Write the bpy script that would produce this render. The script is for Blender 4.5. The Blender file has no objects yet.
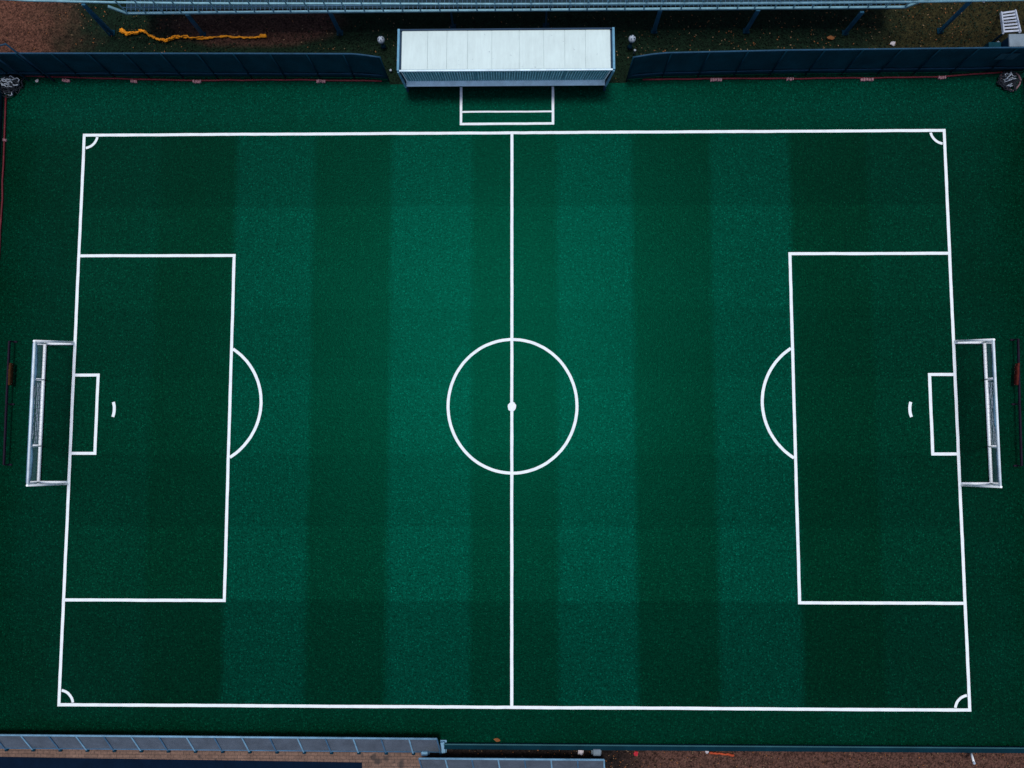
import bpy, bmesh, math, random
from mathutils import Vector, Matrix
R = math.radians
random.seed(11)
sc = bpy.context.scene
C = sc.collection

# ------------------------------------------------------------------ camera (survey of the pitch: metres, z up)
CAM = Vector((0.3667, -0.6442, 23.0))
TX, TY, TZ = 0.0687, 0.0136, -0.0005
ROT = (Matrix.Rotation(TZ, 3, 'Z') @ Matrix.Rotation(TX, 3, 'X') @ Matrix.Rotation(TY, 3, 'Y'))
F = 683.0
cam_d = bpy.data.cameras.new('camera'); cam_d.sensor_width = 36; cam_d.lens = 36 * F / 1024
cam_d.clip_start = 0.1; cam_d.clip_end = 2000
cam = bpy.data.objects.new('camera', cam_d); C.objects.link(cam)
M4 = ROT.to_4x4(); M4.translation = CAM; cam.matrix_world = M4
sc.camera = cam

def at(px, py, z=0.0):
    d = ROT @ Vector(((px - 512) / F, -(py - 384) / F, -1))
    return CAM + d * ((z - CAM.z) / d.z)

# ------------------------------------------------------------------ materials
def lin(r, g, b):
    f = lambda c: (c / 12.92 if c <= .04045 else ((c + .055) / 1.055) ** 2.4)
    return (f(r / 255), f(g / 255), f(b / 255), 1)

class NT:
    def __init__(s, name):
        s.m = bpy.data.materials.new(name); s.m.use_nodes = True
        s.t = s.m.node_tree; s.b = s.t.nodes['Principled BSDF']
        s.pos = s.t.nodes.new('ShaderNodeTexCoord').outputs['Object']
    def n(s, typ, **kw):
        x = s.t.nodes.new(typ)
        for k, v in kw.items(): setattr(x, k, v)
        return x
    def set(s, sock, v):
        if isinstance(v, bpy.types.NodeSocket): s.t.links.new(v, sock)
        else: sock.default_value = v
    def noise(s, scale, detail=3, rough=.6, co=None, stretch=None):
        x = s.n('ShaderNodeTexNoise'); x.inputs['Scale'].default_value = scale
        x.inputs['Detail'].default_value = detail; x.inputs['Roughness'].default_value = rough
        co = co or s.pos
        if stretch:
            mp = s.n('ShaderNodeMapping'); mp.inputs['Scale'].default_value = stretch
            s.t.links.new(co, mp.inputs['Vector']); co = mp.outputs[0]
        s.t.links.new(co, x.inputs['Vector']); return x.outputs['Fac']
    def math(s, op, a, b=0.0, c=None, clamp=False):
        x = s.n('ShaderNodeMath', operation=op, use_clamp=clamp)
        s.set(x.inputs[0], a); s.set(x.inputs[1], b)
        if c is not None: s.set(x.inputs[2], c)
        return x.outputs[0]
    def rng(s, v, a, b, c=0.0, d=1.0, smooth=False):
        x = s.n('ShaderNodeMapRange'); x.clamp = True
        if smooth: x.interpolation_type = 'SMOOTHSTEP'
        s.set(x.inputs[0], v)
        for i, q in enumerate((a, b, c, d)): x.inputs[i + 1].default_value = q
        return x.outputs[0]
    def mix(s, f, a, b, blend='MIX'):
        x = s.n('ShaderNodeMix', data_type='RGBA', blend_type=blend)
        s.set(x.inputs[0], f); s.set(x.inputs[6], a); s.set(x.inputs[7], b); return x.outputs[2]
    def scale(s, col, f):
        x = s.n('ShaderNodeVectorMath', operation='SCALE')
        s.set(x.inputs[0], col[:3] if isinstance(col, tuple) else col); s.set(x.inputs['Scale'], f); return x.outputs[0]
    def xyz(s):
        x = s.n('ShaderNodeSeparateXYZ'); s.t.links.new(s.pos, x.inputs[0]); return x.outputs
    def voro(s, scale, feature='F1', out='Distance'):
        x = s.n('ShaderNodeTexVoronoi', feature=feature); x.inputs['Scale'].default_value = scale
        s.t.links.new(s.pos, x.inputs['Vector']); return x.outputs[out]
    def bump(s, h, dist=.02, strength=.5):
        x = s.n('ShaderNodeBump'); x.inputs['Strength'].default_value = strength
        x.inputs['Distance'].default_value = dist
        s.t.links.new(h, x.inputs['Height']); s.t.links.new(x.outputs[0], s.b.inputs['Normal'])
    def base(s, col, rough=.7, metal=0.0, spec=.5):
        s.set(s.b.inputs['Base Color'], col); s.set(s.b.inputs['Roughness'], rough)
        s.b.inputs['Metallic'].default_value = metal; s.b.inputs['Specular IOR Level'].default_value = spec

def simple(name, rgb, rough=.6, metal=0.0, scale=6, amt=.35, fine=40, alpha=1.0, spec=.18):
    """worn coat: broad blotches, fine grain"""
    t = NT(name)
    a = t.noise(scale, 4); b = t.noise(fine, 2)
    f = t.math('ADD', t.math('MULTIPLY', a, .6), t.math('MULTIPLY', b, .4))
    f = t.rng(f, .3, .7, 1 - amt, 1 + amt * .6)
    t.base(t.scale(rgb, f), rough, metal, spec)
    t.bump(b, .004, .3)
    t.b.inputs['Alpha'].default_value = alpha
    return t.m

# --- turf
LIGHT = (0.0004, 0.0475, 0.0285, 1); DARK = (0.0003, 0.0190, 0.0072, 1)
def turf(name, pitch):
    t = NT(name); X, Y, Z = t.xyz()
    if pitch:
        wob = t.math('MULTIPLY', t.math('SUBTRACT', t.noise(1.3, 3), .5), .16)
        xx = t.math('ADD', X, wob)
        edges = [-14.88, -12.2, -9.5, -6.79, -4.1, -1.33, 1.6, 4.18, 6.87, 9.56, 12.22, 14.88]
        vals = [.24, .05, .76, .13, .98, .24, .98, .13, .76, .02, .24]
        s = t.math('ADD', vals[0], 0.0)
        for k in range(1, 11):
            st = t.rng(xx, edges[k] - .17, edges[k] + .17, 0, vals[k] - vals[k - 1], True)
            s = t.math('ADD', s, st)
        # second mowing direction: cross bands laid by the return passes
        yy = t.math('ADD', Y, wob)
        rows = [(-6.25, .74), (-3.83, 1.10), (-1.41, .88), (1.14, 1.08), (3.53, .92), (7.07, 1.08), (None, .80)]
        row = t.math('ADD', rows[0][1], 0.0)
        for (yb_, v0), (_, v1) in zip(rows, rows[1:]):
            row = t.math('ADD', row, t.rng(yy, yb_ - .07, yb_ + .07, 0, v1 - v0, True))
        s = t.math('ADD', s, t.math('MULTIPLY', t.math('SUBTRACT', t.noise(.35, 4, .6), .5), .38))
    else:
        row = t.math('ADD', .82, 0.0)
        s = t.math('ADD', .24, t.math('MULTIPLY', t.math('SUBTRACT', t.noise(.3, 5, .65), .5), .9))
        s = t.math('ADD', s, t.rng(Y, 9.2, 10.6, 0.0, .52, True))
    s = t.math('MAXIMUM', s, 0.0)
    col = t.mix(t.math('MINIMUM', s, 1.2), DARK, LIGHT)
    # blades: clumped grain
    g1 = t.noise(11, 3, .75); g2 = t.noise(26, 2, .6); g3 = t.noise(3.2, 3, .6)
    g = t.math('ADD', t.math('MULTIPLY', g1, .45), t.math('ADD', t.math('MULTIPLY', g2, .45), t.math('MULTIPLY', g3, .10)))
    gf = t.rng(g, .37, .63, .12, 1.30)
    vb = t.n('ShaderNodeTexVoronoi', feature='F1'); vb.inputs['Scale'].default_value = 13.5
    t.t.links.new(t.pos, vb.inputs['Vector'])
    sx_ = t.n('ShaderNodeSeparateColor'); t.t.links.new(vb.outputs['Color'], sx_.inputs[0])
    tip = t.math('MULTIPLY', t.rng(vb.outputs['Distance'], .06, .48, 1, 0, True), t.math('POWER', sx_.outputs[0], 1.3))
    gf = t.math('MULTIPLY', t.math('ADD', gf, t.math('MULTIPLY', tip, 1.75)), row)
    col = t.scale(col, gf)
    # pale rubber infill crumbs and blade tips
    v = t.voro(5.5); keep = t.rng(t.noise(.9, 3), .46, .66)
    sp = t.math('MULTIPLY', t.math('LESS_THAN', v, .075), keep)
    col = t.mix(t.math('MULTIPLY', sp, .4), col, (.03, .16, .12, 1))
    t.base(col, .37, 0, .17)
    t.b.inputs['Specular Tint'].default_value = (.005, .62, .37, 1)
    t.bump(g, .03, .38)
    return t.m
M = {}
M['pitch'] = turf('mown_turf', True)
M['surround'] = turf('surround_turf', False)

def paint():
    t = NT('line_paint')
    f = t.rng(t.noise(5, 4, .7), .32, .58, .88, 1.0)
    g = t.rng(t.noise(45, 2), .35, .6, .92, 1.0)
    t.base(t.scale((.79, .84, .85, 1), t.math('MULTIPLY', f, g)), .75, 0, .3)
    t.bump(t.noise(40, 2), .01, .4)
    return t.m
M['paint'] = paint()

def soil():
    t = NT('leaf_strewn_soil'); X, Y, Z = t.xyz()
    n1 = t.noise(.55, 5, .6); n2 = t.noise(16, 3, .75); n3 = t.noise(5, 4, .7)
    grain = t.rng(t.math('ADD', t.math('MULTIPLY', n2, .75), t.math('MULTIPLY', n3, .25)), .38, .62, .22, 2.0)
    brown = (.074, .031, .020, 1); grass = (.0035, .0105, .0052, 1); olive = (.023, .018, .006, 1); redd = (.040, .019, .014, 1)
    w = t.math('MULTIPLY', t.math('SUBTRACT', n1, .5), 5.0)
    xw = t.math('ADD', X, w)
    col = t.mix(t.rng(xw, -17.3, -14.4, 0, 1, True), brown, grass)
    # bare reddish patch below the walkway
    dx = t.math('DIVIDE', t.math('SUBTRACT', X, -9.2), 3.4); dy = t.math('DIVIDE', t.math('SUBTRACT', Y, 13.6), .75)
    rr = t.math('ADD', t.math('MULTIPLY', dx, dx), t.math('MULTIPLY', dy, dy))
    rr = t.math('ADD', rr, t.math('MULTIPLY', t.math('SUBTRACT', n1, .5), 1.6))
    col = t.mix(t.rng(rr, .5, 1.4, 1, 0, True), col, redd)
    col = t.mix(t.math('MULTIPLY', t.rng(xw, 11.0, 15.0, 0, 1, True), .8), col, olive)
    # south side: brown gravelly soil
    s2 = t.mix(t.rng(t.math('ADD', X, t.math('MULTIPLY', w, .6)), 3.0, 5.5, 0, 1, True), (.010, .007, .006, 1), (.060, .029, .021, 1))
    s2 = t.mix(t.rng(t.math('ADD', Y, t.math('MULTIPLY', w, .25)), -12.2, -13.4, 0, 1, True), s2, t.mix(t.rng(n1, .42, .58, 0, 1, True), (.050, .027, .019, 1), (.018, .020, .009, 1)))
    col = t.mix(t.rng(Y, -8, -9, 0, 1), col, s2)
    far = t.mix(t.rng(n1, .42, .58, 0, 1, True), (.014, .020, .008, 1), (.040, .026, .016, 1))
    away = t.math('MAXIMUM', t.rng(t.math('ADD', Y, w), 16.0, 19.0, 0, 1, True), t.rng(t.math('ABSOLUTE', xw), 19.5, 23, 0, 1, True))
    col = t.mix(away, col, far)
    col = t.scale(col, grain)
    # small dry leaves pressed into the ground
    v = t.voro(7.0); keep = t.rng(t.noise(.8, 3), .5, .62)
    sp = t.math('MULTIPLY', t.math('LESS_THAN', v, .11), keep)
    col = t.mix(t.math('MULTIPLY', sp, .8), col, (.17, .085, .03, 1))
    t.base(col, .95, 0, .1); t.bump(n2, .04, .7)
    return t.m
M['soil'] = soil()

def paving():
    t = NT('brick_paving')
    br = t.n('ShaderNodeTexBrick'); br.inputs['Scale'].default_value = 1
    br.inputs['Brick Width'].default_value = .21; br.inputs['Row Height'].default_value = .105
    br.inputs['Mortar Size'].default_value = .006
    br.inputs['Color1'].default_value = (.180, .108, .078, 1); br.inputs['Color2'].default_value = (.145, .088, .064, 1)
    br.inputs['Mortar'].default_value = (.05, .036, .03, 1)
    t.t.links.new(t.pos, br.inputs['Vector'])
    f = t.rng(t.math('ADD', t.math('MULTIPLY', t.noise(2.2, 5, .7), .6), t.math('MULTIPLY', t.noise(20, 2), .4)), .35, .65, .62, 1.25)
    c = t.scale(br.outputs['Color'], f)
    v = t.rng(t.noise(1.1, 2), .63, .68, 0, .75)
    c = t.mix(v, c, (.022, .022, .022, 1))
    t.base(c, .9, 0, .2); t.bump(t.noise(20, 2), .01, .4)
    return t.m
M['paving'] = paving()
M['asphalt'] = simple('blue_black_asphalt', (.0015, .008, .022, 1), .9, 0, 2, .4, 25, spec=.05)
M['screen'] = simple('navy_windscreen', (.0024, .034, .050, 1), .8, 0, 1.6, .5, 22, spec=.08)
M['screen_trim'] = simple('faded_blue_trim', (.014, .062, .115, 1), .6, 0, 4, .4)
M['post_dark'] = simple('dark_post_steel', (.0014, .024, .043, 1), .8, 0, 5, .4, spec=.05)
M['leg_blue'] = simple('blue_painted_steel', (.022, .105, .175, 1), .5, .2, 5, .45)
M['galv'] = simple('galvanised_steel', (.21, .40, .46, 1), .5, .25, 3, .4)
M['grating'] = simple('deck_grating', (.009, .032, .046, 1), .7, .2, 1.4, .6, 30)
M['goal'] = simple('white_goal_tube', (.90, .92, .93, 1), .5, 0, 4, .06)
M['stay'] = simple('scuffed_goal_tube', (.70, .78, .84, 1), .45, 0, 4, .3)
M['net'] = simple('net_cord', (.07, .14, .17, 1), .8, 0, 4, .3)
M['net_dark'] = simple('net_hem_cord', (.10, .21, .30, 1), .8, 0, 4, .5)
def roofmat():
    t = NT('white_roof_sheet'); X, Y, Z = t.xyz()
    st = t.noise(2.2, 5, .65, stretch=(6, .8, 1)); bl = t.noise(1.1, 4)
    f = t.rng(t.math('ADD', t.math('MULTIPLY', st, .5), t.math('MULTIPLY', bl, .5)), .35, .62, .86, 1.0)
    c = t.scale((.575, .69, .665, 1), f)
    v = t.math('MULTIPLY', t.rng(t.noise(7, 3), .68, .74), .55)
    c = t.mix(v, c, (.25, .32, .35, 1))
    t.base(c, .55, 0, .3); return t.m
M['roof'] = roofmat()
M['liner'] = simple('roof_seam', (.50, .62, .63, 1), .6)
M['frame_blue'] = simple('blue_grey_frame', (.12, .30, .42, 1), .5, 0, 3, .4)
M['frame_deep'] = simple('deep_blue_gutter', (.010, .035, .07, 1), .6, 0, 3, .4)
M['rib'] = simple('teal_ribbed_sheet', (.075, .29, .36, 1), .4, 0, 4, .45)
M['rib_pale'] = simple('pale_teal_rib', (.34, .66, .74, 1), .5, 0, 5, .5)
M['sill'] = simple('pale_sill', (.66, .82, .88, 1), .5, 0, 3, .3)
M['bench'] = simple('bench_timber', (.05, .06, .06, 1), .7)
M['cap'] = simple('pale_cap', (.36, .42, .50, 1), .5, 0, 9, .6)
M['orange'] = simple('orange_strap', (.78, .27, .008, 1), .7, 0, 6, .6)
M['red'] = simple('dull_red_pipe', (.16, .020, .028, 1), .6, 0, 3, .5)
M['pink'] = simple('pale_pink_sleeve', (.40, .20, .22, 1), .7, 0, 10, .6)
M['rail_dark'] = simple('purple_black_rail', (.010, .005, .016, 1), .8, 0, 4, .4)
M['yellow_cloth'] = simple('ochre_cloth', (.055, .022, .005, 1), .9, 0, 9, .5)
M['red_cloth'] = simple('rust_red_cloth', (.085, .013, .008, 1), .9, 0, 9, .5)
M['mesh'] = simple('grey_mesh_panel', (.085, .105, .135, 1), .7, .1, 2.4, .4, 34)
M['rail_blue'] = simple('blue_grey_rail', (.17, .33, .46, 1), .5, .1, 4, .4)
M['rail_deep'] = simple('worn_blue_rail', (.055, .13, .22, 1), .5, .1, 4, .4)
M['curb'] = simple('dark_teal_board', (.002, .022, .034, 1), .9, 0, 2, .4, spec=.05)
M['curb_edge'] = simple('teal_board_edge', (.020, .085, .100, 1), .5, 0, 2, .3)
M['box_grey'] = simple('pale_grey_lid', (.17, .22, .26, 1), .6, 0, 3, .35)
M['tread'] = simple('off_white_tread', (.42, .46, .54, 1), .6, 0, 8, .3)
M['heap'] = simple('bundled_net_cord', (.36, .42, .50, 1), .85, 0, 8, .6)
M['heap_pink'] = simple('pinkish_net_cord', (.20, .12, .14, 1), .85, 0, 8, .6)
M['heap_dark'] = simple('dark_net_cord', (.02, .025, .035, 1), .9, 0, 8, .5)
M['leaf_o'] = simple('dry_orange_leaf', (.23, .085, .028, 1), .9, 0, 9, .6)
M['leaf_b'] = simple('dry_tan_leaf', (.20, .13, .07, 1), .9, 0, 9, .6)
M['leaf_g'] = simple('grass_tuft_blade', (.0035, .013, .005, 1), .9, 0, 9, .6)
M['scrap'] = simple('crumpled_paper', (.50, .46, .48, 1), .9, 0, 9, .4)
M['scrap_red'] = simple('bright_red_scrap', (.42, .018, .03, 1), .7, 0, 9, .3)
M['patch'] = simple('faded_teal_patch', (.014, .060, .085, 1), .7)
M['scrap_or'] = simple('orange_red_strip', (.40, .06, .02, 1), .8, 0, 9, .5)

# ------------------------------------------------------------------ mesh helpers
class MB:
    def __init__(s): s.bm = bmesh.new()
    def box(s, c, d, rot=None, bevel=0.0):
        m = Matrix.Translation(Vector(c)) @ ((rot or Matrix.Identity(3)).to_4x4()) @ Matrix.Diagonal((d[0], d[1], d[2], 1))
        r = bmesh.ops.create_cube(s.bm, size=1, matrix=m)
        if bevel:
            es = list({e for v in r['verts'] for e in v.link_edges})
            bmesh.ops.bevel(s.bm, geom=es, offset=bevel, segments=1, affect='EDGES', profile=.5)
        return s
    def bar(s, a, b, w, h=None, up=(0, 0, 1)):
        """square-section bar from a to b"""
        a, b = Vector(a), Vector(b); d = b - a; L = d.length; z = d.normalized(); u = Vector(up)
        if abs(z.dot(u)) > .98: u = Vector((0, 1, 0))
        x = u.cross(z).normalized(); y = z.cross(x)
        rot = Matrix((x, y, z)).transposed()
        return s.box((a + b) / 2, (w, h or w, L), rot)
    def tube(s, pts, r, n=8, cap=True, flat=1.0):
        pts = [Vector(p) for p in pts]; rings = []
        for i, p in enumerate(pts):
            d = (pts[min(i + 1, len(pts) - 1)] - pts[max(i - 1, 0)]).normalized()
            u = Vector((0, 0, 1)) if abs(d.z) < .95 else Vector((0, 1, 0))
            x = u.cross(d).normalized(); y = d.cross(x)
            rr = r[i] if isinstance(r, (list, tuple)) else r
            rings.append([s.bm.verts.new(p + x * rr * math.cos(2 * math.pi * k / n) + y * rr * flat * math.sin(2 * math.pi * k / n)) for k in range(n)])
        for a, b in zip(rings, rings[1:]):
            for k in range(n):
                f = s.bm.faces.new((a[k], a[(k + 1) % n], b[(k + 1) % n], b[k])); f.smooth = n > 4
        if cap and n > 2:
            s.bm.faces.new(rings[0][::-1]); s.bm.faces.new(rings[-1])
        return s
    def lathe(s, c, prof, n=16):
        c = Vector(c); rings = []
        for (r, z) in prof:
            rings.append([s.bm.verts.new(c + Vector((r * math.cos(2 * math.pi * k / n), r * math.sin(2 * math.pi * k / n), z))) for k in range(n)])
        for a, b in zip(rings, rings[1:]):
            for k in range(n):
                f = s.bm.faces.new((a[k], a[(k + 1) % n], b[(k + 1) % n], b[k])); f.smooth = True
        s.bm.faces.new(rings[0][::-1]); s.bm.faces.new(rings[-1]); return s
    def poly(s, pts): s.bm.faces.new([s.bm.verts.new(Vector(p)) for p in pts]); return s
    def strip(s, L, Rr):
        """ribbon between two point lists"""
        a = [s.bm.verts.new(Vector(p)) for p in L]; b = [s.bm.verts.new(Vector(p)) for p in Rr]
        for i in range(len(a) - 1): s.bm.faces.new((a[i], b[i], b[i + 1], a[i + 1]))
        return s
    def build(s, name, mat, parent=None, loc=None):
        bmesh.ops.recalc_face_normals(s.bm, faces=s.bm.faces[:]) if name not in FLAT else None
        me = bpy.data.meshes.new(name); s.bm.to_mesh(me); s.bm.free()
        me.materials.append(M[mat]); o = bpy.data.objects.new(name, me); C.objects.link(o)
        if parent:
            o.parent = parent
            r = parent
            off = Vector(r.location)
            while r.parent: r = r.parent; off += Vector(r.location)
            me.transform(Matrix.Translation(-off))
        return o
FLAT = set()

def tag(o, label=None, cat=None, group=None, kind=None):
    if label: o['label'] = label
    if cat: o['category'] = cat
    if group: o['group'] = group
    if kind: o['kind'] = kind
    return o
def thing(name, loc, label, cat, group=None):
    o = bpy.data.objects.new(name, None); C.objects.link(o); o.location = loc
    o.empty_display_size = .3
    return tag(o, label, cat, group)
def struct(mb, name, mat): return tag(mb.build(name, mat), kind='structure')

def sheet(name, mat, x0, y0, x1, y1, z):
    return struct(MB().poly([(x0, y0, z), (x1, y0, z), (x1, y1, z), (x0, y1, z)]), name, mat)

# ------------------------------------------------------------------ ground
PX, PT, PB = 14.885, 9.655, -9.655
sheet('ground', 'soil', -400, -400, 400, 400, -.02)
struct(MB().poly([(-18.6, -10.80, 0), (18.4, -10.80, 0), (18.4, 11.86, 0), (4.25, 11.80, 0), (4.0, 11.42, 0), (-4.2, 11.42, 0), (-4.4, 11.80, 0), (-18.6, 11.90, 0)]), 'turf_surround', 'surround')
sheet('pitch', 'pitch', -PX, PB, PX, PT, .004)
sheet('brick_path', 'paving', -40, -14.6, -2.75, -10.9, -.012)
asph = at(0, 757); asph2 = at(362, 762.5)
struct(MB().poly([(-40, -14.2, -.006), (asph2.x, -14.2, -.006), (asph2.x, asph2.y, -.006), (asph.x, asph.y, -.006), (-40, asph.y + .06, -.006)]), 'asphalt_path', 'asphalt')

# ------------------------------------------------------------------ painted lines
ZL = .009; LW = .099
def line(a, b, w=LW, z=ZL):
    a, b = Vector((*a, z)), Vector((*b, z)); d = (b - a); n = max(2, int(d.length / .3)); d.normalize()
    p = Vector((-d.y, d.x, 0)); L = []; Rr = []; dr = 0
    for i in range(n + 1):
        q = a.lerp(b, i / n); dr = dr * .8 + random.uniform(-.0022, .0022)
        L.append(q + p * (w / 2 + dr + random.uniform(-.003, .003))); Rr.append(q - p * (w / 2 - dr + random.uniform(-.003, .003)))
    return L, Rr
def arc(c, r, a0, a1, w=LW, z=ZL, ry=None):
    n = max(8, int(abs(a1 - a0) * r / .12)); ry = ry or r; L = []; Rr = []
    for i in range(n + 1):
        t = a0 + (a1 - a0) * i / n; j = random.uniform(-.0025, .0025)
        L.append((c[0] + (r + w / 2 + j) * math.cos(t), c[1] + (ry + w / 2 + j) * math.sin(t), z))
        Rr.append((c[0] + (r - w / 2 + j) * math.cos(t), c[1] + (ry - w / 2 + j) * math.sin(t), z))
    return L, Rr
def paint_lines(name, strips):
    mb = MB()
    for s in strips: mb.strip(*s)
    return struct(mb, name, 'paint')
h = LW / 2
paint_lines('boundary_line', [line((-PX - h, PT), (PX + h, PT)), line((-PX - h, PB), (PX + h, PB)), line((-PX, PB), (-PX, PT), z=.012), line((PX, PB), (PX, PT), z=.012)])
paint_lines('halfway_line', [line((.05, PB), (.05, PT), z=.012)])
paint_lines('centre_circle', [arc((.07, .2), 2.17, 0, 2 * math.pi, z=.015, ry=2.25)])
mb = MB(); prof = [(.145 + random.uniform(-.012, .012)) for _ in range(18)]
mb.poly([(.055 + prof[k] * math.cos(k * math.pi / 9), .17 + prof[k] * 1.12 * math.sin(k * math.pi / 9), .018) for k in range(18)])
struct(mb, 'centre_spot', 'paint')
for sx in (-1, 1):
    t0 = 5.375; b0 = -6.265; xi = 9.5 * sx
    paint_lines('penalty_area_line', [line((sx * PX, t0), (xi - sx * h, t0)), line((sx * PX, b0), (xi - sx * h, b0)), line((xi, b0), (xi, t0), z=.012)])
    # the D
    cx, cy, r = xi + sx * 1.12, .30, 2.18
    a = math.acos(1.12 / r)
    if sx > 0: s_ = arc((cx, cy), r, math.pi - a + .03, math.pi + a - .03, z=.015)
    else: s_ = arc((cx, cy), r, -a + .03, a - .03, z=.015)
    paint_lines('penalty_arc', [s_])
    gx = 14.04 * sx
    paint_lines('goal_area_line', [line((sx * PX, 1.25), (gx - sx * .05, 1.25), .10), line((sx * PX, -1.40), (gx - sx * .05, -1.40), .10), line((gx, -1.40), (gx, 1.25), .10, z=.012)])
    sxx = -13.49 if sx < 0 else 13.44
    paint_lines('penalty_mark', [arc((sxx - .05 * sx - (.05 if sx > 0 else 0) + sx * .75, .08), .75, (0 if sx < 0 else math.pi) - .34, (0 if sx < 0 else math.pi) + .34, .10)])
    for sy, yy in ((1, PT), (-1, PB)):
        a0 = math.atan2(-sy, -sx)
        paint_lines('corner_arc', [arc((sx * PX, yy), .47, a0 - math.pi / 4 + .16, a0 + math.pi / 4 - .16, .085, z=.015)])
paint_lines('technical_area_line', [line((-1.72, 11.30), (-1.72, 9.94), .085, z=.012), line((1.47, 11.30), (1.47, 9.94), .085, z=.012), line((-1.76, 9.98), (1.51, 9.98), .085), line((-1.72, 10.41), (1.47, 10.41), .06)])

# ------------------------------------------------------------------ goals
def goal(sx, label):
    x = 14.93 * sx; yb, yt = -2.43, 2.38          # post feet
    H = 1.87; tb, tt = -2.33, 2.17
    g = thing('goal', (x, 0, 0), label, 'goal', 'goals at the two ends of the pitch')
    r = .036
    for y0, y1 in ((yb, tb), (yt, tt)):
        MB().tube([(x, y0, .0), (x, y1, H + r)], r, 10).build('post', 'goal', g)
    MB().tube([(x, tb + .0, H), (x, tt, H)], r, 10).build('crossbar', 'stay', g)
    bx = 15.88 * sx
    MB().tube([(bx, yb, .06), (bx, yt, .06)], .05, 8).build('ground_bar', 'goal', g)
    rx = x + (1.24 if sx > 0 else 1.33) * sx                                  # the ground frame reaches back past the net
    for y0 in (yb + .06, yt - .06):
        MB().tube([(x, y0 , .05), (rx, y0, .05)], .044, 8).build('side_bar', 'goal', g)
    MB().tube([(rx, yb + .03, .05), (rx, yt - .03, .05)], .05, 8).build('rear_bar', 'stay' if sx > 0 else 'rail_blue', g)
    for u in (.27, .735):
        yy = yt + (yb - yt) * u
        MB().tube([(bx, yy, .05), (rx, yy + .03, .05)], .045, 8).build('cross_piece', 'goal', g)
    # rear top hem, a hand's width behind the crossbar
    hx = x + .10 * sx
    pts = []
    for i in range(41):
        u = i / 40; y = tb + (tt - tb) * u
        pts.append((hx + .02 * math.sin(9 * u), y, H - .16 - .07 * abs(math.sin(3 * math.pi * u)) + random.uniform(-.012, .012)))
    MB().tube(pts, .04 if sx < 0 else .03, 6).build('net_hem', 'net_dark', g)
    # back stays from the ground bar up to the crossbar
    for u, rr in ((.012, .03), (.27, .022), (.735, .022), (.988, .03)):
        yy = yt + (yb - yt) * u; y2 = tt + (tb - tt) * u
        MB().tube([(bx - sx * .04, yy, .08), (x + sx * .40, (yy + y2) / 2 , H * .54), (x - sx * .01, y2, H - .03)], rr, 8).build('back_stay', 'goal', g)
    # net: back sheet and two side sheets, sagging
    mb = MB(); c = .0027
    def back(u, v):      # u along y, v from crossbar to ground bar
        sag = math.sin(math.pi * v) * (.10 + .05 * math.sin(5 * u + sx))
        y = (tt + (tb - tt) * u) * (1 - v) + (yt + (yb - yt) * u) * v
        return Vector((x + sx * (.95 * (1 - (1 - v) ** 1.25) - sag * .3), y, H * (1 - v) + .06 * v - sag * .35))
    for i in range(0, 37):
        u = i / 36; mb.tube([back(u, k / 14) for k in range(15)], c, 3, False)
    for k in range(1, 15):
        v = k / 15; mb.tube([back(i / 24, v) for i in range(25)], c, 3, False)
    mb.build('back_net', 'net', g)
    for y0, y1 in ((yb, tb), (yt, tt)):
        mb = MB()
        top = lambda u: Vector((x, y1, H)).lerp(Vector((bx, y0, .06)), u)
        for i in range(1, 9):
            u = i / 9; b = Vector((x + (bx - x) * u, y0, .06)); mb.tube([top(u), b], c, 3, False)
        for k in range(1, 15):
            z = H * k / 15; e = 1 - k / 15
            mb.tube([Vector((x, y0 + (y1 - y0) * k / 15, z)), Vector((x + (bx - x) * e, y0 + (y1 - y0) * k / 15, z))], c, 3, False)
        mb.build('side_net', 'net', g)
    # the middle bay carries a doubled, bunched net
    mb = MB()
    for k in range(15):
        u = .29 + .43 * k / 14 + random.uniform(-.004, .004)
        p = [back(u + random.uniform(-.004, .004), .12 + .72 * j / 8) + Vector((-sx * .03, random.uniform(-.02, .02), random.uniform(.0, .05))) for j in range(9)]
        mb.tube(p, .009, 4, False)
    for v in (.2, .42, .6, .8):
        mb.tube([back(.29 + .43 * j / 16, v) + Vector((-sx * .03, 0, .03 + random.uniform(-.02, .02))) for j in range(17)], .008, 4, False)
    mb.build('bunched_net', 'heap', g)
    return g
goal(-1, 'white framed goal at the pitch end nearer the ochre cloth')
goal(1, 'white framed goal at the pitch end nearer the rust red cloth')

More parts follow.
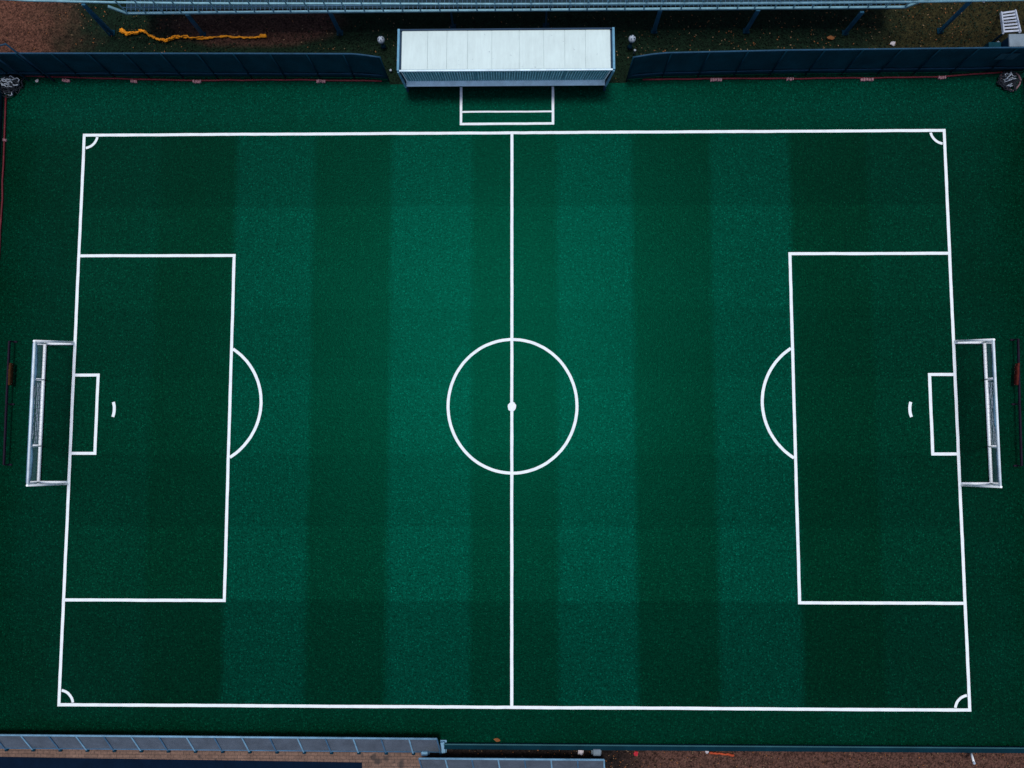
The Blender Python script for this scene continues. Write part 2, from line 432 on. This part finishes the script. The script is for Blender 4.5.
# ------------------------------------------------------------------ dugout
def dugout():
    g = thing('dugout', (-.15, 11.9, 0), 'long white roofed dugout with ribbed teal front behind the technical area box', 'dugout')
    x0, x1 = -3.66, 3.40; yf, yb, Hf, Hb = 11.03, 12.42, 1.62, 1.55; y0 = 11.14; zb = .40; xl0, xr0 = -3.615, 3.29
    # roof sheets on a liner
    def zr(y): return Hf + (Hb - Hf) * (y - yf) / (yb - yf)
    slope = math.atan2(Hb - Hf, yb - yf); rot = Matrix.Rotation(slope, 3, 'X')
    L = math.hypot(yb - yf, Hb - Hf); cy = (yf + yb) / 2; cz = (Hf + Hb) / 2
    roof = MB().box(((x0 + x1) / 2, cy, cz - .022), (x1 - x0 - .26, L, .03), rot).build('roof', 'liner', g)
    seams = [119, 218, 291, 370, 462, 566, 659, 739, 818, 912]
    xs = [at(370 + s / 3.793, 50, 1.63).x for s in seams]; xs[0] = x0 + .14; xs[-1] = x1 - .14
    mb = MB()
    for a, b in zip(xs, xs[1:]):
        mb.box(((a + b) / 2, cy, cz + .006 + random.uniform(-.002, .002)), (b - a - .008, L - .05, .022), rot, .004)
    mb.build('roof_sheet', 'roof', roof)
    # edge frame
    for xx, sgn, xlow in ((x0, 1, xl0), (x1, -1, xr0)):
        MB().bar((xx + sgn * .035, yf - .03, Hf + .035), (xx + sgn * .035, yb + .02, Hb + .035), .07, .07).build('edge_rail', 'frame_blue', g)
        MB().bar((xx + sgn * .10, yf + .02, Hf - .01), (xx + sgn * .10, yb - .02, Hb - .01), .055, .03).build('gutter', 'frame_deep', g)
        # side panel and slanted front post
        mb = MB(); px = xx + sgn * .05
        P = [(xlow + sgn * .05, y0 + .03, .02), (px, yf + .05, Hf - .05), (px, yb - .03, Hb - .05), (px, yb - .03, .02)]
        Q = [(q[0] + sgn * .03, q[1], q[2]) for q in P]
        mb.poly(P); mb.poly(Q[::-1])
        for i in range(4): mb.poly([P[i], Q[i], Q[(i + 1) % 4], P[(i + 1) % 4]])
        mb.build('side_panel', 'frame_deep', g)
        MB().bar((xlow + sgn * .035, y0 - .005, zb - .03), (xx + sgn * .035, yf - .03, Hf), .07, .06, (1, 0, 0)).build('front_post', 'frame_blue', g)
        MB().bar((xlow + sgn * .035, y0 + .03, 0), (xlow + sgn * .035, y0 + .03, zb), .06, .06).build('foot_post', 'frame_deep', g)
        MB().bar((xlow + sgn * .17, y0 - .05, zb + .3), (xx + sgn * .13, yf - .01, Hf - .03), .03, .03, (1, 0, 0)).build('inner_post', 'sill', g)
    MB().bar((x0 + .07, yb + .0, Hb + .02), (x1 - .07, yb, Hb + .02), .05, .06).build('back_rail', 'frame_deep', g)
    MB().box(((x0 + x1) / 2, yb - .05, Hb / 2 - .02), (x1 - x0 - .2, .04, Hb - .08)).build('back_panel', 'frame_deep', g)
    MB().bar((x0 + .07, yf - .012, Hf - .0), (x1 - .07, yf - .012, Hf - .0), .05, .045).build('front_rail', 'sill', g)
    # ribbed sheet, from the rail down to the sill
    A = Vector((0, yf + .005, Hf - .03)); B = Vector((0, 11.235, .615)); d = (B - A)
    nrm = Vector((0, -d.z, d.y)).normalized()
    if nrm.y > 0: nrm = -nrm
    T, Bo = [], []; xa, xb = x0 + .16, x1 - .16; n = 78
    for i in range(n * 4 + 1):
        x = xa + (xb - xa) * i / (n * 4); ph = i % 4
        o = (0, .022, .030, .022)[ph] * (1 if (i // 4) % 1 == 0 else .8)
        xlo = xl0 + .14 + (xr0 - xl0 - .28) * (x - xa) / (xb - xa)
        T.append(A + nrm * o + Vector((x, 0, 0))); Bo.append(B + nrm * o + Vector((xlo, 0, 0)))
    rb = MB().strip(T, Bo).build('front_sheet', 'rib', g)
    so = rb.modifiers.new('thick', 'SOLIDIFY'); so.thickness = .006
    mb = MB()
    for i in range(n):
        x = xa + (xb - xa) * (i + .5) / n + random.uniform(-.006, .006)
        xlo = xl0 + .14 + (xr0 - xl0 - .28) * (x - xa) / (xb - xa)
        if random.random() < .93: mb.bar(A + nrm * .034 + Vector((x, 0, -.01)), B + nrm * .034 + Vector((xlo, 0, .02)), random.uniform(.024, .042), .008, (0, 1, 0))
    mb.build('rib_edge', 'rib_pale', rb)
    # pale sill boards
    s0 = Vector((0, 11.235, .60)); s1 = Vector((0, 11.085, .52))
    MB().bar(Vector((xl0 + .08, 0, 0)) + (s0 + s1) / 2, Vector((xr0 - .08, 0, 0)) + (s0 + s1) / 2, .19, .03, (s1 - s0).normalized().cross(Vector((1, 0, 0)))).build('sill_board', 'sill', g)
    MB().bar((xl0 + .07, y0 - .025, zb + .085), (xr0 - .07, y0 - .025, zb + .085), .045, .045).build('base_rail', 'sill', g)
    MB().box(((x0 + x1) / 2, 12.05, .43), (x1 - x0 - .4, .36, .04), None, .01).build('bench', 'bench', g)
dugout()

# ------------------------------------------------------------------ screened fences
def fence(pts, post_xy, label, h=1.5, trim_low=.30, group='navy screened fences around the pitch', ends=()):
    """pts: ground line points; screen follows them"""
    g = thing('screen_fence', (pts[0][0], pts[0][1], 0), label, 'fence', group)
    n = 60; P = []
    tot = [0]
    for a, b in zip(pts, pts[1:]): tot.append(tot[-1] + math.dist(a, b))
    def pos(u):
        s = u * tot[-1]
        for i in range(len(pts) - 1):
            if s <= tot[i + 1] + 1e-6:
                f = (s - tot[i]) / (tot[i + 1] - tot[i]); a, b = pts[i], pts[i + 1]
                return Vector((a[0] + (b[0] - a[0]) * f, a[1] + (b[1] - a[1]) * f, 0))
    def top(u):
        z = h
        for e in ends:
            if abs(u - e) < .045: z = h - .08 * (1 - abs(u - e) / .045)
        return z
    cols = []
    d = (Vector(pts[-1] + (0,)) - Vector(pts[0] + (0,))).normalized(); nr = Vector((-d.y, d.x, 0))
    mb = MB(); rows = 8; grid = []
    for i in range(n * 2 + 1):
        u = i / (n * 2); p = pos(u); col = []
        for k in range(rows + 1):
            v = k / rows; z = .02 + (top(u) - .06) * v
            bil = math.sin(u * tot[-1] / 1.2 * math.pi) ** 2 * math.sin(math.pi * v) * .05 + random.uniform(-.006, .006)
            col.append(mb.bm.verts.new(p + nr * bil + Vector((0, 0, z))))
        grid.append(col)
    for a, b in zip(grid, grid[1:]):
        for k in range(rows):
            f = mb.bm.faces.new((a[k], b[k], b[k + 1], a[k + 1])); f.smooth = True
    so = mb.build('screen', 'screen', g).modifiers.new('thick', 'SOLIDIFY'); so.thickness = .008
    MB().tube([pos(i / 60) + Vector((0, 0, top(i / 60) - .01)) for i in range(61)], .028, 8).build('top_rail', 'screen_trim', g)
    MB().tube([pos(.01 + .98 * i / 60) + Vector((0, 0, trim_low + random.uniform(-.012, .012))) + nr * -.03 for i in range(61)], .024, 6).build('lower_rail', 'post_rail', g)
    for u in post_xy:
        p = pos(u)
        MB().tube([p + nr * -.045, p + nr * -.045 + Vector((0, 0, top(u) + .03))], .024, 8).build('post', 'post_dark', g)
    return g
M['post_rail'] = simple('navy_lower_rail', (.008, .040, .075, 1), .6, 0, 3, .5)
fence([(-18.7, 11.80), (-9.0, 11.72), (-5.2, 11.68), (-4.25, 11.60)], [i / 12 for i in range(13)], 'navy screened fence behind the touchline on the orange strap side of the dugout', ends=(1,))
fence([(4.02, 11.54), (5.1, 11.64), (9.0, 11.70), (17.65, 11.74)], [i / 11 for i in range(12)], 'navy screened fence running from the dugout to the grey steps', ends=(0,))
fence([(-17.80, 11.5), (-17.80, -10.7)], [i / 18 for i in range(19)], 'navy screened side fence behind the goal with the ochre cloth', trim_low=.22)
fence([(17.66, -10.7), (17.66, 11.5)], [i / 18 for i in range(19)], 'navy screened side fence behind the goal with the rust red cloth', trim_low=.22)

# taller tube frame at the corner
g = thing('tube_frame', (-16.05, 12.0, 0), 'dark blue tube frame standing taller than the screened fence at the corner', 'frame')
for x, hh in ((-16.05, 2.25), (-16.95, 1.95)):
    MB().tube([(x, 11.64, 0), (x - .02, 11.66, hh)], .03, 8).build('post', 'post_rail', g)
MB().tube([(-16.07, 11.66, 2.23), (-17.1, 11.66, 1.92)], .028, 8).build('top_bar', 'post_rail', g)

# red pipes along the fence feet
def pipe(px, label, sleeves, z=.03):
    pts = [at(x, y, z) for x, y in px]
    g = thing('red_pipe', (pts[0].x, pts[0].y, 0), label, 'pipe', 'red pipes lying along the fences')
    full = []
    for a, b in zip(pts, pts[1:]):
        n = max(2, int((b - a).length / .5))
        for i in range(n): full.append(a.lerp(b, i / n) + Vector((random.uniform(-.02, .02), random.uniform(-.015, .015), random.uniform(0, .015))))
    full.append(pts[-1])
    MB().tube(full, .028, 8).build('pipe', 'red', g)
    for sx, sy, w in sleeves:
        c = at(sx, sy, .05)
        mb = MB(); k = 5
        for j in range(k):
            mb.box((c.x + (j - (k - 1) / 2) * w / k + random.uniform(-.01, .01), c.y + random.uniform(-.015, .015), .035 + random.uniform(0, .012)), (w / k * .85, .085 + random.uniform(0, .03), .07), Matrix.Rotation(random.uniform(-.15, .15), 3, 'Z'), .01)
        mb.build('sleeve', 'pink', g)
pipe([(14, 75), (70, 77.5), (150, 79.5), (200, 80.5), (300, 80), (382, 81)], 'thin red pipe on the turf in front of the fence on the orange strap side', [(66, 80.5, .28), (134, 81.5, .22), (197, 81.5, .30), (321, 81.2, .34)])
pipe([(643, 79.7), (720, 78.6), (800, 78.6), (870, 78.3), (940, 77), (1006, 72)], 'thin red pipe on the turf in front of the fence on the grey steps side', [(716, 79.5, .42), (790, 78.8, .25), (867, 79.5, .44), (942, 77.5, .28)])
pipe([(6.5, 96), (5.2, 130), (3.5, 165), (1.5, 215), (-1, 260)], 'thin red pipe at the foot of the side fence below the bundled white net', [(4.6, 140, .10)])

# ------------------------------------------------------------------ elevated walkway behind the top fence
def walkway():
    g = thing('steel_walkway', (0, 13.3, 0), 'long galvanised steel walkway on blue legs above the leafy bank', 'walkway')
    z1, z2, z3 = 1.22, 1.66, 2.25
    def xz(px, py, z): return at(px, py, z)
    A = at(127, 11, z1); B = at(905, 9.5, z1); y1 = (A.y + B.y) / 2
    MB().bar((A.x, y1, z1), (B.x, y1, z1), .065, .06).build('edge_beam', 'galv', g)
    y2a = at(512, 4.2, z2).y
    path = [(-60, -5), (25, .4), (110, 2.4), (200, 3.4), (512, 4.2), (800, 3.2), (905, 2), (1040, -.5), (1100, -3)]
    MB().tube([at(px, py, z2) for px, py in path], .038, 8).build('middle_rail', 'galv', g)
    MB().bar((-22, y2a + .02, z3), (22, y2a + .02, z3), .06, .06).build('top_rail', 'galv', g)
    for e, xe in ((A, -1), (B, 1)):
        MB().bar((e.x, y1, z1), (e.x + xe * .35, y2a + .02, z2 + .02), .08, .05).build('end_brace', 'galv', g)
    mb = MB()
    MB().box(((A.x + B.x) / 2, y1 + .06 + .65, z1 - .0), (B.x - A.x, 1.2, .03)).build('deck', 'grating', g)
    for k in range(int((B.x - A.x) / .15)):
        x = A.x + k * .15
        mb.bar((x, y1 + .06, z1 + .02), (x, y1 + 1.26, z1 + .02), .012, .02)
    mb.build('deck_bar', 'rail_deep', g)
    MB().bar((A.x, y1 + .03, z1 + .27), (B.x, y1 + .03, z1 + .27), .022, .022).build('toe_rail', 'rail_deep', g)
    n = 42
    for i in range(n + 1):
        x = A.x + (B.x - A.x) * i / n + random.uniform(-.04, .04)
        MB().bar((x, y1, z1 - .02), (x, y2a + .03, z3), .042, .03).build('baluster', 'galv', g)
    for (bx, by), ty in (((112, 33), 0), ((203, 35), 0), ((340, 33), 0), ((654, 31), 0), ((746, 31), 0), ((845, 33), 0), ((940, 31), 0), ((453, 27), 1), ((546, 26), 1)):
        p = at(bx, by)
        r = .085 if not ty else .04
        zt = z1 - .03 if 120 < bx < 900 else z2 - .03
        leg = MB().bar((p.x, p.y, 0), (p.x + random.uniform(-.03, .03), p.y, zt), r * 1.5, r * .8, (0, 1, 0)).build('leg', 'leg_blue', g)
        MB().box((p.x, p.y, .012), (.22, .2, .024)).build('foot_plate', 'post_dark', leg)
        if zt > 1.3: MB().bar((p.x - .07, p.y - .1, .0), (p.x - .05, p.y, zt * .8), .04, .04).build('brace', 'leg_blue', g)
walkway()

# ------------------------------------------------------------------ bollards either side of the dugout
def bollard(px, py, h, label):
    p = at(px, py, h); x, y = p.x, p.y
    g = thing('bollard', (x, y, 0), label, 'bollard', 'pale capped bollards beside the dugout')
    MB().lathe((x, y, 0), [(.085, 0), (.085, .03), (.05, .05), (.048, h - .16)], 14).build('stem', 'post_dark', g)
    prof = [(.03, h - .19), (.10, h - .17), (.125, h - .11), (.12, h - .05), (.09, h), (.04, h + .03), (.004, h + .035)]
    cap = MB().lathe((x, y, 0), prof, 16); c = cap.build('cap', 'cap', g)
    mb = MB()
    for k in range(4):
        a = k * 1.4 + px; mb.box((x + .07 * math.cos(a), y + .07 * math.sin(a), h + .015), (.05, .025, .02), Matrix.Rotation(a, 3, 'Z'))
    mb.build('clip', 'post_dark', c)
bollard(380.5, 38.5, .5, 'pale domed bollard on the orange strap side of the dugout')
bollard(632.5, 37.5, .6, 'pale domed bollard on the grass on the grey steps side of the dugout')
for px, py, hh, lb in ((635, 50, .22, 'short pale peg standing beside the end of the fence near the pale bollard'), (390.5, 70, .10, 'tiny pale peg beside the dugout by the orange strap side fence end')):
    p = at(px, py, hh)
    o = MB().lathe((p.x, p.y, 0), [(.03, 0), (.03, hh - .02), (.045, hh - .01), (.03, hh)], 8).build('peg', 'cap'); tag(o, lb, 'peg')

# ------------------------------------------------------------------ orange strap on the bank
px = [(121, 30), (123, 32), (127, 34), (132, 33.5), (137, 33), (142, 31.5), (146, 33), (150, 36), (155, 38.5), (160, 40.5), (166, 41), (172, 39), (178, 37), (184, 37.3), (192, 38.2), (202, 38.6), (210, 38), (219, 36.6), (228, 36.3), (237, 37.3), (246, 37.8), (254, 37.6), (261, 36.4), (268, 35.3)]
full = []; rad = []
for a, b in zip(px, px[1:]):
    for i in range(4):
        p = at(a[0] + (b[0] - a[0]) * i / 4, a[1] + (b[1] - a[1]) * i / 4, .05)
        full.append(p + Vector((0, random.uniform(-.02, .02), random.uniform(-.01, .03)))); rad.append(.038 + random.uniform(-.02, .02) + (.035 if a[0] < 132 or a[0] > 258 else 0))
mb = MB().tube(full, rad, 7, True, .5)
for k in range(3):
    q = [p + Vector((random.uniform(-.03, .03), .03 * math.sin(i * .9 + k * 2), .035 + .012 * k)) for i, p in enumerate(full)][k * 9: k * 9 + 44]
    mb.tube(q, .022, 5)
o = mb.build('strap', 'orange'); tag(o, 'bright orange twisted strap lying along the dark bank', 'strap')

# ------------------------------------------------------------------ low rails behind the goals
def low_rail(pa, pb, pm, label):
    h = .24
    a, b, m = at(*pa, h), at(*pb, h), at(*pm, h)
    g = thing('low_rail', (m.x, m.y, 0), label, 'rail', 'low dark rails behind the goals')
    MB().bar(a, m, .05, .06).build('rail', 'rail_dark', g); MB().bar(m + (b - m) * .01, b, .05, .06).build('rail', 'rail_dark', g)
    for p in (a, m, b):
        leg = MB().bar((p.x, p.y, 0), (p.x, p.y, h - .03), .035, .035).build('leg', 'rail_dark', g)
        s = -1 if p.x > 0 else 1
        MB().box((p.x + s * .03, p.y, .02), (.14, .06, .04)).build('foot', 'rail_dark', leg)
low_rail((9.5, 341), (4, 465), (6.5, 404), 'low dark rail draped with ochre cloth beside the side fence')
low_rail((1018, 339), (1021.5, 466), (1019.5, 404), 'low dark rail draped with rust red cloth beside the side fence')
def cloth(px0, py0, py1, mat, label, s):
    a, b = at(px0, py0, .285), at(px0 - 1, py1, .285); n = 16
    mb = MB(); grid = []
    for i in range(n + 1):
        p = a.lerp(b, i / n); row = []
        for k, (dx, dz) in enumerate(((-.035, -.11), (-.032, -.03), (-.02, .005), (.02, .005), (.032, -.03), (.042, -.14))):
            row.append(mb.bm.verts.new(Vector((p.x + s * dx + random.uniform(-.008, .008), p.y, p.z + dz + random.uniform(-.008, .008)))))
        grid.append(row)
    for r0, r1 in zip(grid, grid[1:]):
        for k in range(5): mb.bm.faces.new((r0[k], r0[k + 1], r1[k + 1], r1[k])).smooth = True
    o = mb.build('cloth', mat); so = o.modifiers.new('t', 'SOLIDIFY'); so.thickness = .01
    tag(o, label, 'cloth', 'cloths hung over the low rails')
cloth(9.5, 363, 385, 'yellow_cloth', 'ochre cloth hung over the low rail', 1)
cloth(1019, 363, 385, 'red_cloth', 'rust red cloth hung over the low rail', -1)

# ------------------------------------------------------------------ bundled nets in the two far corners
def heap(px, py, r, mats, label, pale):
    p = at(px, py, .15)
    g = thing('net_bundle', (p.x, p.y, 0), label, 'net', 'bundled nets in the pitch corners')
    for mat, k, rr, zc, nm in mats:
        mb = MB()
        for j in range(k):
            q = []; a = random.uniform(0, 6.28); el = random.uniform(.2, 1.0)
            c = Vector((random.gauss(0, r * .28), random.gauss(0, r * .28), 0))
            for i in range(14):
                a += random.uniform(.25, .9)
                rad = r * rr * random.uniform(.25, .6)
                zz = max(.015, zc * (1 - min(1, (c.length / r) ** 2)) * random.uniform(.3, 1.0))
                q.append(p.xy.to_3d() + c + Vector((rad * math.cos(a), rad * el * math.sin(a), zz)))
            mb.tube(q, random.uniform(.008, .02), 5)
        mb.build(nm, mat, g)
heap(10.5, 84.5, .40, (('heap_dark', 34, 1.25, .28, 'dark_cord'), ('heap', 9, .8, .36, 'pale_cord')), 'tangled white and dark bundled net at the corner of the red pipe', True)
heap(1009, 80.5, .36, (('heap_dark', 26, 1.2, .22, 'dark_cord'), ('heap', 5, .5, .40, 'pale_cord')), 'dark bundled net with pinkish edge below the grey steps', True)
p = at(1009, 81)
q = [p + Vector((.34 * math.cos(a / 14 * 6.28) * (1 + random.uniform(-.15, .1)), .36 * math.sin(a / 14 * 6.28) * (1 + random.uniform(-.15, .1)), .05)) for a in range(5, 17)]
o = MB().tube(q, .03, 6).build('cord', 'heap_pink', [x for x in C.objects if x.name.startswith('net_bundle')][-1]); 

# ------------------------------------------------------------------ steps and cabinet in the far corner
g = thing('steel_steps', (16.6, 13.4, 0), 'off white open tread steps beside the grey cabinet', 'steps')
zA, zB = 1.15, .15
a0, a1 = at(1003.5, 33, zA), at(1001, 12.5, zB); b0, b1 = at(1020, 32, zA), at(1015, 10.5, zB)
for s, e in ((a0, a1), (b0, b1)): MB().bar(s, e, .05, .07).build('stringer', 'tread', g)
for k in range(7):
    u = .06 + .9 * k / 6
    l, r_ = a0.lerp(a1, u), b0.lerp(b1, u)
    MB().bar(l, r_, .06, .03, (0, 0, 1)).build('tread', 'tread', g)
for s in (a0, b0): MB().bar((s.x, s.y, 0), (s.x, s.y, zA - .06), .05, .05).build('leg', 'post_dark', g)
g = thing('cabinet', (16.9, 12.5, 0), 'dark blue cabinet with pale grey lid behind the fence', 'cabinet')
zt = 1.2; c0 = at(1009, 33.8, zt); c1 = at(1009.5, 46.5, zt)
xl, xr = c0.x, c0.x + 1.1; yb_, yf_ = c0.y, c1.y
MB().box(((xl + xr) / 2, (yb_ + yf_) / 2, zt - .03), (xr - xl, yb_ - yf_, .06), None, .012).build('lid', 'box_grey', g)
MB().box(((xl + xr) / 2 + .02, (yb_ + yf_) / 2, zt / 2 - .03), (xr - xl - .08, yb_ - yf_ - .06, zt - .06)).build('body', 'post_rail', g)
for k in range(2): MB().box((xl + .3 + k * .5, yf_ + .022, .62), (.40, .02, .8)).build('door', 'screen_trim', g)
MB().box((xl - .22, (yb_ + yf_) / 2 - .02, .42), (.40, yb_ - yf_ - .1, .84)).build('side_box', 'screen', g)
p = at(997, 43.5, .2)
o = MB().lathe((p.x, p.y, 0), [(.03, 0), (.03, .2), (.055, .22), (.05, .27), (.01, .29)], 10).build('peg', 'cap'); tag(o, 'short pale peg beside the dark blue cabinet', 'peg')
p0, p1 = at(997, 63, .8), at(1013, 58, 1.15)
MB().box(((p0.x + p1.x) / 2 + .05, 11.70, 1.02), (.62, .012, .34)).build('patch', 'patch', [x for x in C.objects if x.name.startswith('screen_fence') and 'grey steps' in x['label']][0]) if 'patch' in M else None

# ------------------------------------------------------------------ leaning mesh barriers along the near side
def barrier(x0, x1, yt, zt, yb, n, label, skew=0.0, feet=True):
    g = thing('mesh_barrier', ((x0 + x1) / 2, yb, 0), label, 'barrier', 'leaning mesh barriers on the near side')
    up = Vector((0, zt, yt - yb)).normalized()
    MB().tube([(x0, yt, zt), (x1, yt + skew, zt)], .032, 8).build('top_rail', 'rail_blue', g)
    MB().tube([(x0 + .05, yb + .05, .07), (x1 + .12, yb + .05 + skew, .07)], .028, 8).build('bottom_rail', 'rail_deep', g)
    mb = MB(); m = 60
    T = [(x0 + (x1 - x0) * i / m, yt - .02 + skew * i / m, zt - .015) for i in range(m + 1)]
    B = [(x0 + .06 + (x1 + .06 - x0) * i / m, yb + .06 + skew * i / m, .085 + random.uniform(-.006, .006)) for i in range(m + 1)]
    o = mb.strip(T, B).build('mesh_panel', 'mesh', g); so = o.modifiers.new('t', 'SOLIDIFY'); so.thickness = .006
    for i in range(n + 1):
        u = i / n; xa = x0 + (x1 - x0) * u; ya = yt + skew * u; xb = xa + .06
        st = MB().bar((xa, ya, zt + .02), (xb, yb + skew * u, .05), .045, .03).build('strut', 'rail_blue' if i % 2 else 'rail_deep', g)
        if feet: MB().box((xb + .01, yb - .02 + skew * u, .025), (.11, .10, .05), None, .01).build('foot', 'post_dark', st)
    return g
zt = .52
pa, pb = at(0, 735, zt), at(437, 739.5, zt); qa, qb = at(0, 749.5, .03), at(443, 753, .03)
barrier(-18.4, pb.x, (pa.y + pb.y) / 2 + .03, zt, (qa.y + qb.y) / 2 + .03, 18, 'long leaning grey mesh barrier beside the brick path', (pb.y - pa.y) * .7)
pa, pb = at(419, 758.5, zt), at(604, 759, zt)
barrier(pa.x, pb.x, pa.y, zt, pa.y - .62, 7, 'short leaning grey mesh barrier in front of the dark soil strip', 0)
# end plates and brackets
for (px, py, w, d, hh, lb, nm) in ((443, 748, .13, .34, .14, 'narrow pale upright plate at the end of the long mesh barrier', 'end_plate'), (597, 753, .24, .2, .2, 'pale grey block behind the end of the short mesh barrier', 'block'), (424.5, 754, .20, .13, .2, 'blue grey bracket between the two mesh barriers', 'bracket')):
    p = at(px, py, hh)
    mb = MB().box((p.x, p.y, hh / 2), (w, d, hh), Matrix.Rotation(.12 if nm == 'end_plate' else 0, 3, 'Z'), .012)
    mb.box((p.x, p.y, .012), (w + .08, d + .05, .024)); mb.box((p.x, p.y + .02, hh + .006), (w * .5, d * .5, .02))
    o = mb.build(nm, 'rail_blue' if nm != 'block' else 'box_grey'); tag(o, lb, nm.replace('_', ' '))

# board along the turf edge
g = thing('edging_board', (7.5, -10.85, 0), 'low dark teal board edging the near side of the turf', 'board')
xa, xb = -2.15, 18.5
MB().box(((xa + xb) / 2, -10.86, .06), (xb - xa, .16, .16), None, .012).build('board', 'curb', g)
MB().bar((xa, -10.772, .145), (xb, -10.772, .145), .035, .03).build('edge_strip', 'curb_edge', g)

# white peg and litter on the near bank
a, b = at(971, 751.5), at(974, 763, .42)
g = thing('marker_post', (a.x, a.y, 0), 'small white leaning marker post on the brown soil', 'post')
MB().tube([(a.x, a.y, -.02), (b.x, b.y, .42)], .035, 8).build('stem', 'goal', g); MB().lathe((b.x, b.y, .41), [(.045, 0), (.045, .03), (.02, .05)], 8).build('cap', 'cap', g)
def scrap(px, py, r, mat, label, elong=1.0, cat='litter', name='scrap'):
    p = at(px, py, .03); mb = MB(); bmesh.ops.create_icosphere(mb.bm, subdivisions=2, radius=r)
    for v in mb.bm.verts:
        v.co *= random.uniform(.65, 1.2); v.co.z *= .5; v.co.x *= elong; v.co += Vector((p.x, p.y, r * .4))
    o = mb.build(name, mat); tag(o, label, cat)
scrap(893, 43.5, .09, 'scrap', 'crumpled pale paper on the grassy bank behind the fence')
scrap(580.5, 751.5, .10, 'scrap', 'crumpled white paper beside the teal edging board')
scrap(636, 753.5, .08, 'scrap_red', 'small bright red scrap on the leafy soil')
scrap(707, 751.5, .07, 'scrap', 'small pale scrap at the end of the orange red strip')
scrap(831, 38, .09, 'leaf_o', 'clump of orange leaves on the grassy bank', 1.5, 'leaves', 'leaf_clump')
scrap(37, 80.5, .06, 'scrap', 'tiny pale scrap on the turf near the bundled net')
scrap(497, 740, .06, 'leaf_o', 'small brown scrap on the turf beside the teal board', 1.8)
p = at(709, 752.5, .03); q = [p + Vector((.80 * i / 12, -.07 * i / 12 + random.uniform(-.02, .02), .02)) for i in range(13)]
o = MB().tube(q, [.03 + random.uniform(0, .02) for _ in q], 6, True, .5).build('tape_strip', 'scrap_or'); tag(o, 'short orange red tape strip lying on the brown soil', 'tape')
p = at(983, 3)
o = MB().tube([(p.x, p.y, .03), (p.x + .06, p.y + .25, .04), (p.x + .05, p.y + .5, .03)], .035, 6, True, .6).build('scrap', 'scrap'); tag(o, 'thin white strip lying on the bank beyond the cabinet', 'litter')

# ------------------------------------------------------------------ fallen leaves and grass tufts (uncountable)
def scatter(name, mat, n, region, size, lift=.012, prob=None):
    mb = MB()
    for _ in range(n):
        for _try in range(20):
            x = random.uniform(region[0], region[2]); y = random.uniform(region[1], region[3])
            if prob is None or random.random() < prob(x, y): break
        s = random.uniform(*size); a = random.uniform(0, 6.28); t = random.uniform(-.5, .5)
        d = Vector((math.cos(a), math.sin(a), t)) * s; e = Vector((-math.sin(a), math.cos(a), random.uniform(-.4, .4))) * s * .55
        c = Vector((x, y, lift + s * .5))
        mb.poly([c - d, c - d * .2 - e, c + d, c - d * .2 + e])
    o = mb.build(name, mat); tag(o, {'fallen_leaves': 'fallen dry leaves scattered over the soil banks'}.get(name, 'short dark grass tufts on the bank'), 'leaves' if 'lea' in name else 'grass', None, 'stuff')
    return o
def clump(seed):
    rs = random.Random(seed); cs = [(rs.uniform(-17, 17), rs.uniform(12.2, 15), rs.uniform(.6, 2)) for _ in range(26)]
    return lambda x, y: max(.06, max(math.exp(-((x - a) ** 2 + (y - b) ** 2) / c ** 2) for a, b, c in cs) ** 1.5)
north = clump(3)
scatter('fallen_leaves', 'leaf_o', 620, (-18, 11.9, 18, 15.2), (.014, .038), prob=lambda x, y: north(x, y) * (1 if x > 5 or x < -12 else .35))
scatter('fallen_leaves', 'leaf_b', 450, (-18, 11.9, 18, 15.2), (.015, .04), prob=north)
scatter('fallen_leaves', 'leaf_o', 240, (-2, -11.9, 17, -10.98), (.012, .032), prob=lambda x, y: .35 if x < 3 else .6 if x < 5.5 else .3)
scatter('fallen_leaves', 'leaf_b', 200, (-2, -11.9, 17, -10.98), (.012, .032), prob=lambda x, y: .3 if x < 3 else .5)
scatter('grass_tufts', 'leaf_g', 5200, (-14, 11.9, 18, 14.6), (.02, .05), prob=lambda x, y: .15 if (-12 < x < -6 and y > 12.9) else 1)

# ------------------------------------------------------------------ light: bright high overcast
w = bpy.data.worlds.new('World'); sc.world = w; w.use_nodes = True
nt = w.node_tree; bg = nt.nodes['Background']; sky = nt.nodes.new('ShaderNodeTexSky')
sky.sky_type = 'NISHITA'; sky.sun_disc = False
EL, AZ = R(82), R(-12)           # azimuth measured from +Y towards +X
sky.sun_elevation = EL; sky.sun_rotation = AZ
sky.air_density = 1.0; sky.dust_density = 2.0; sky.ozone_density = 1.5
nt.links.new(sky.outputs[0], bg.inputs[0]); bg.inputs[1].default_value = .09
sd = bpy.data.lights.new('sun', 'SUN'); sd.energy = 1.5; sd.angle = R(14); sd.color = (1, .985, .96)
so = bpy.data.objects.new('sun', sd); C.objects.link(so)
dirv = Vector((math.sin(AZ) * math.cos(EL), math.cos(AZ) * math.cos(EL), math.sin(EL)))
so.rotation_euler = dirv.to_track_quat('Z', 'Y').to_euler(); so.location = (0, 0, 30)
vs = sc.view_settings; vs.view_transform = 'Standard'; vs.look = 'None'; vs.gamma = 1; vs.exposure = 0.53; vs.use_curve_mapping = False
sc.cycles.use_denoising = True
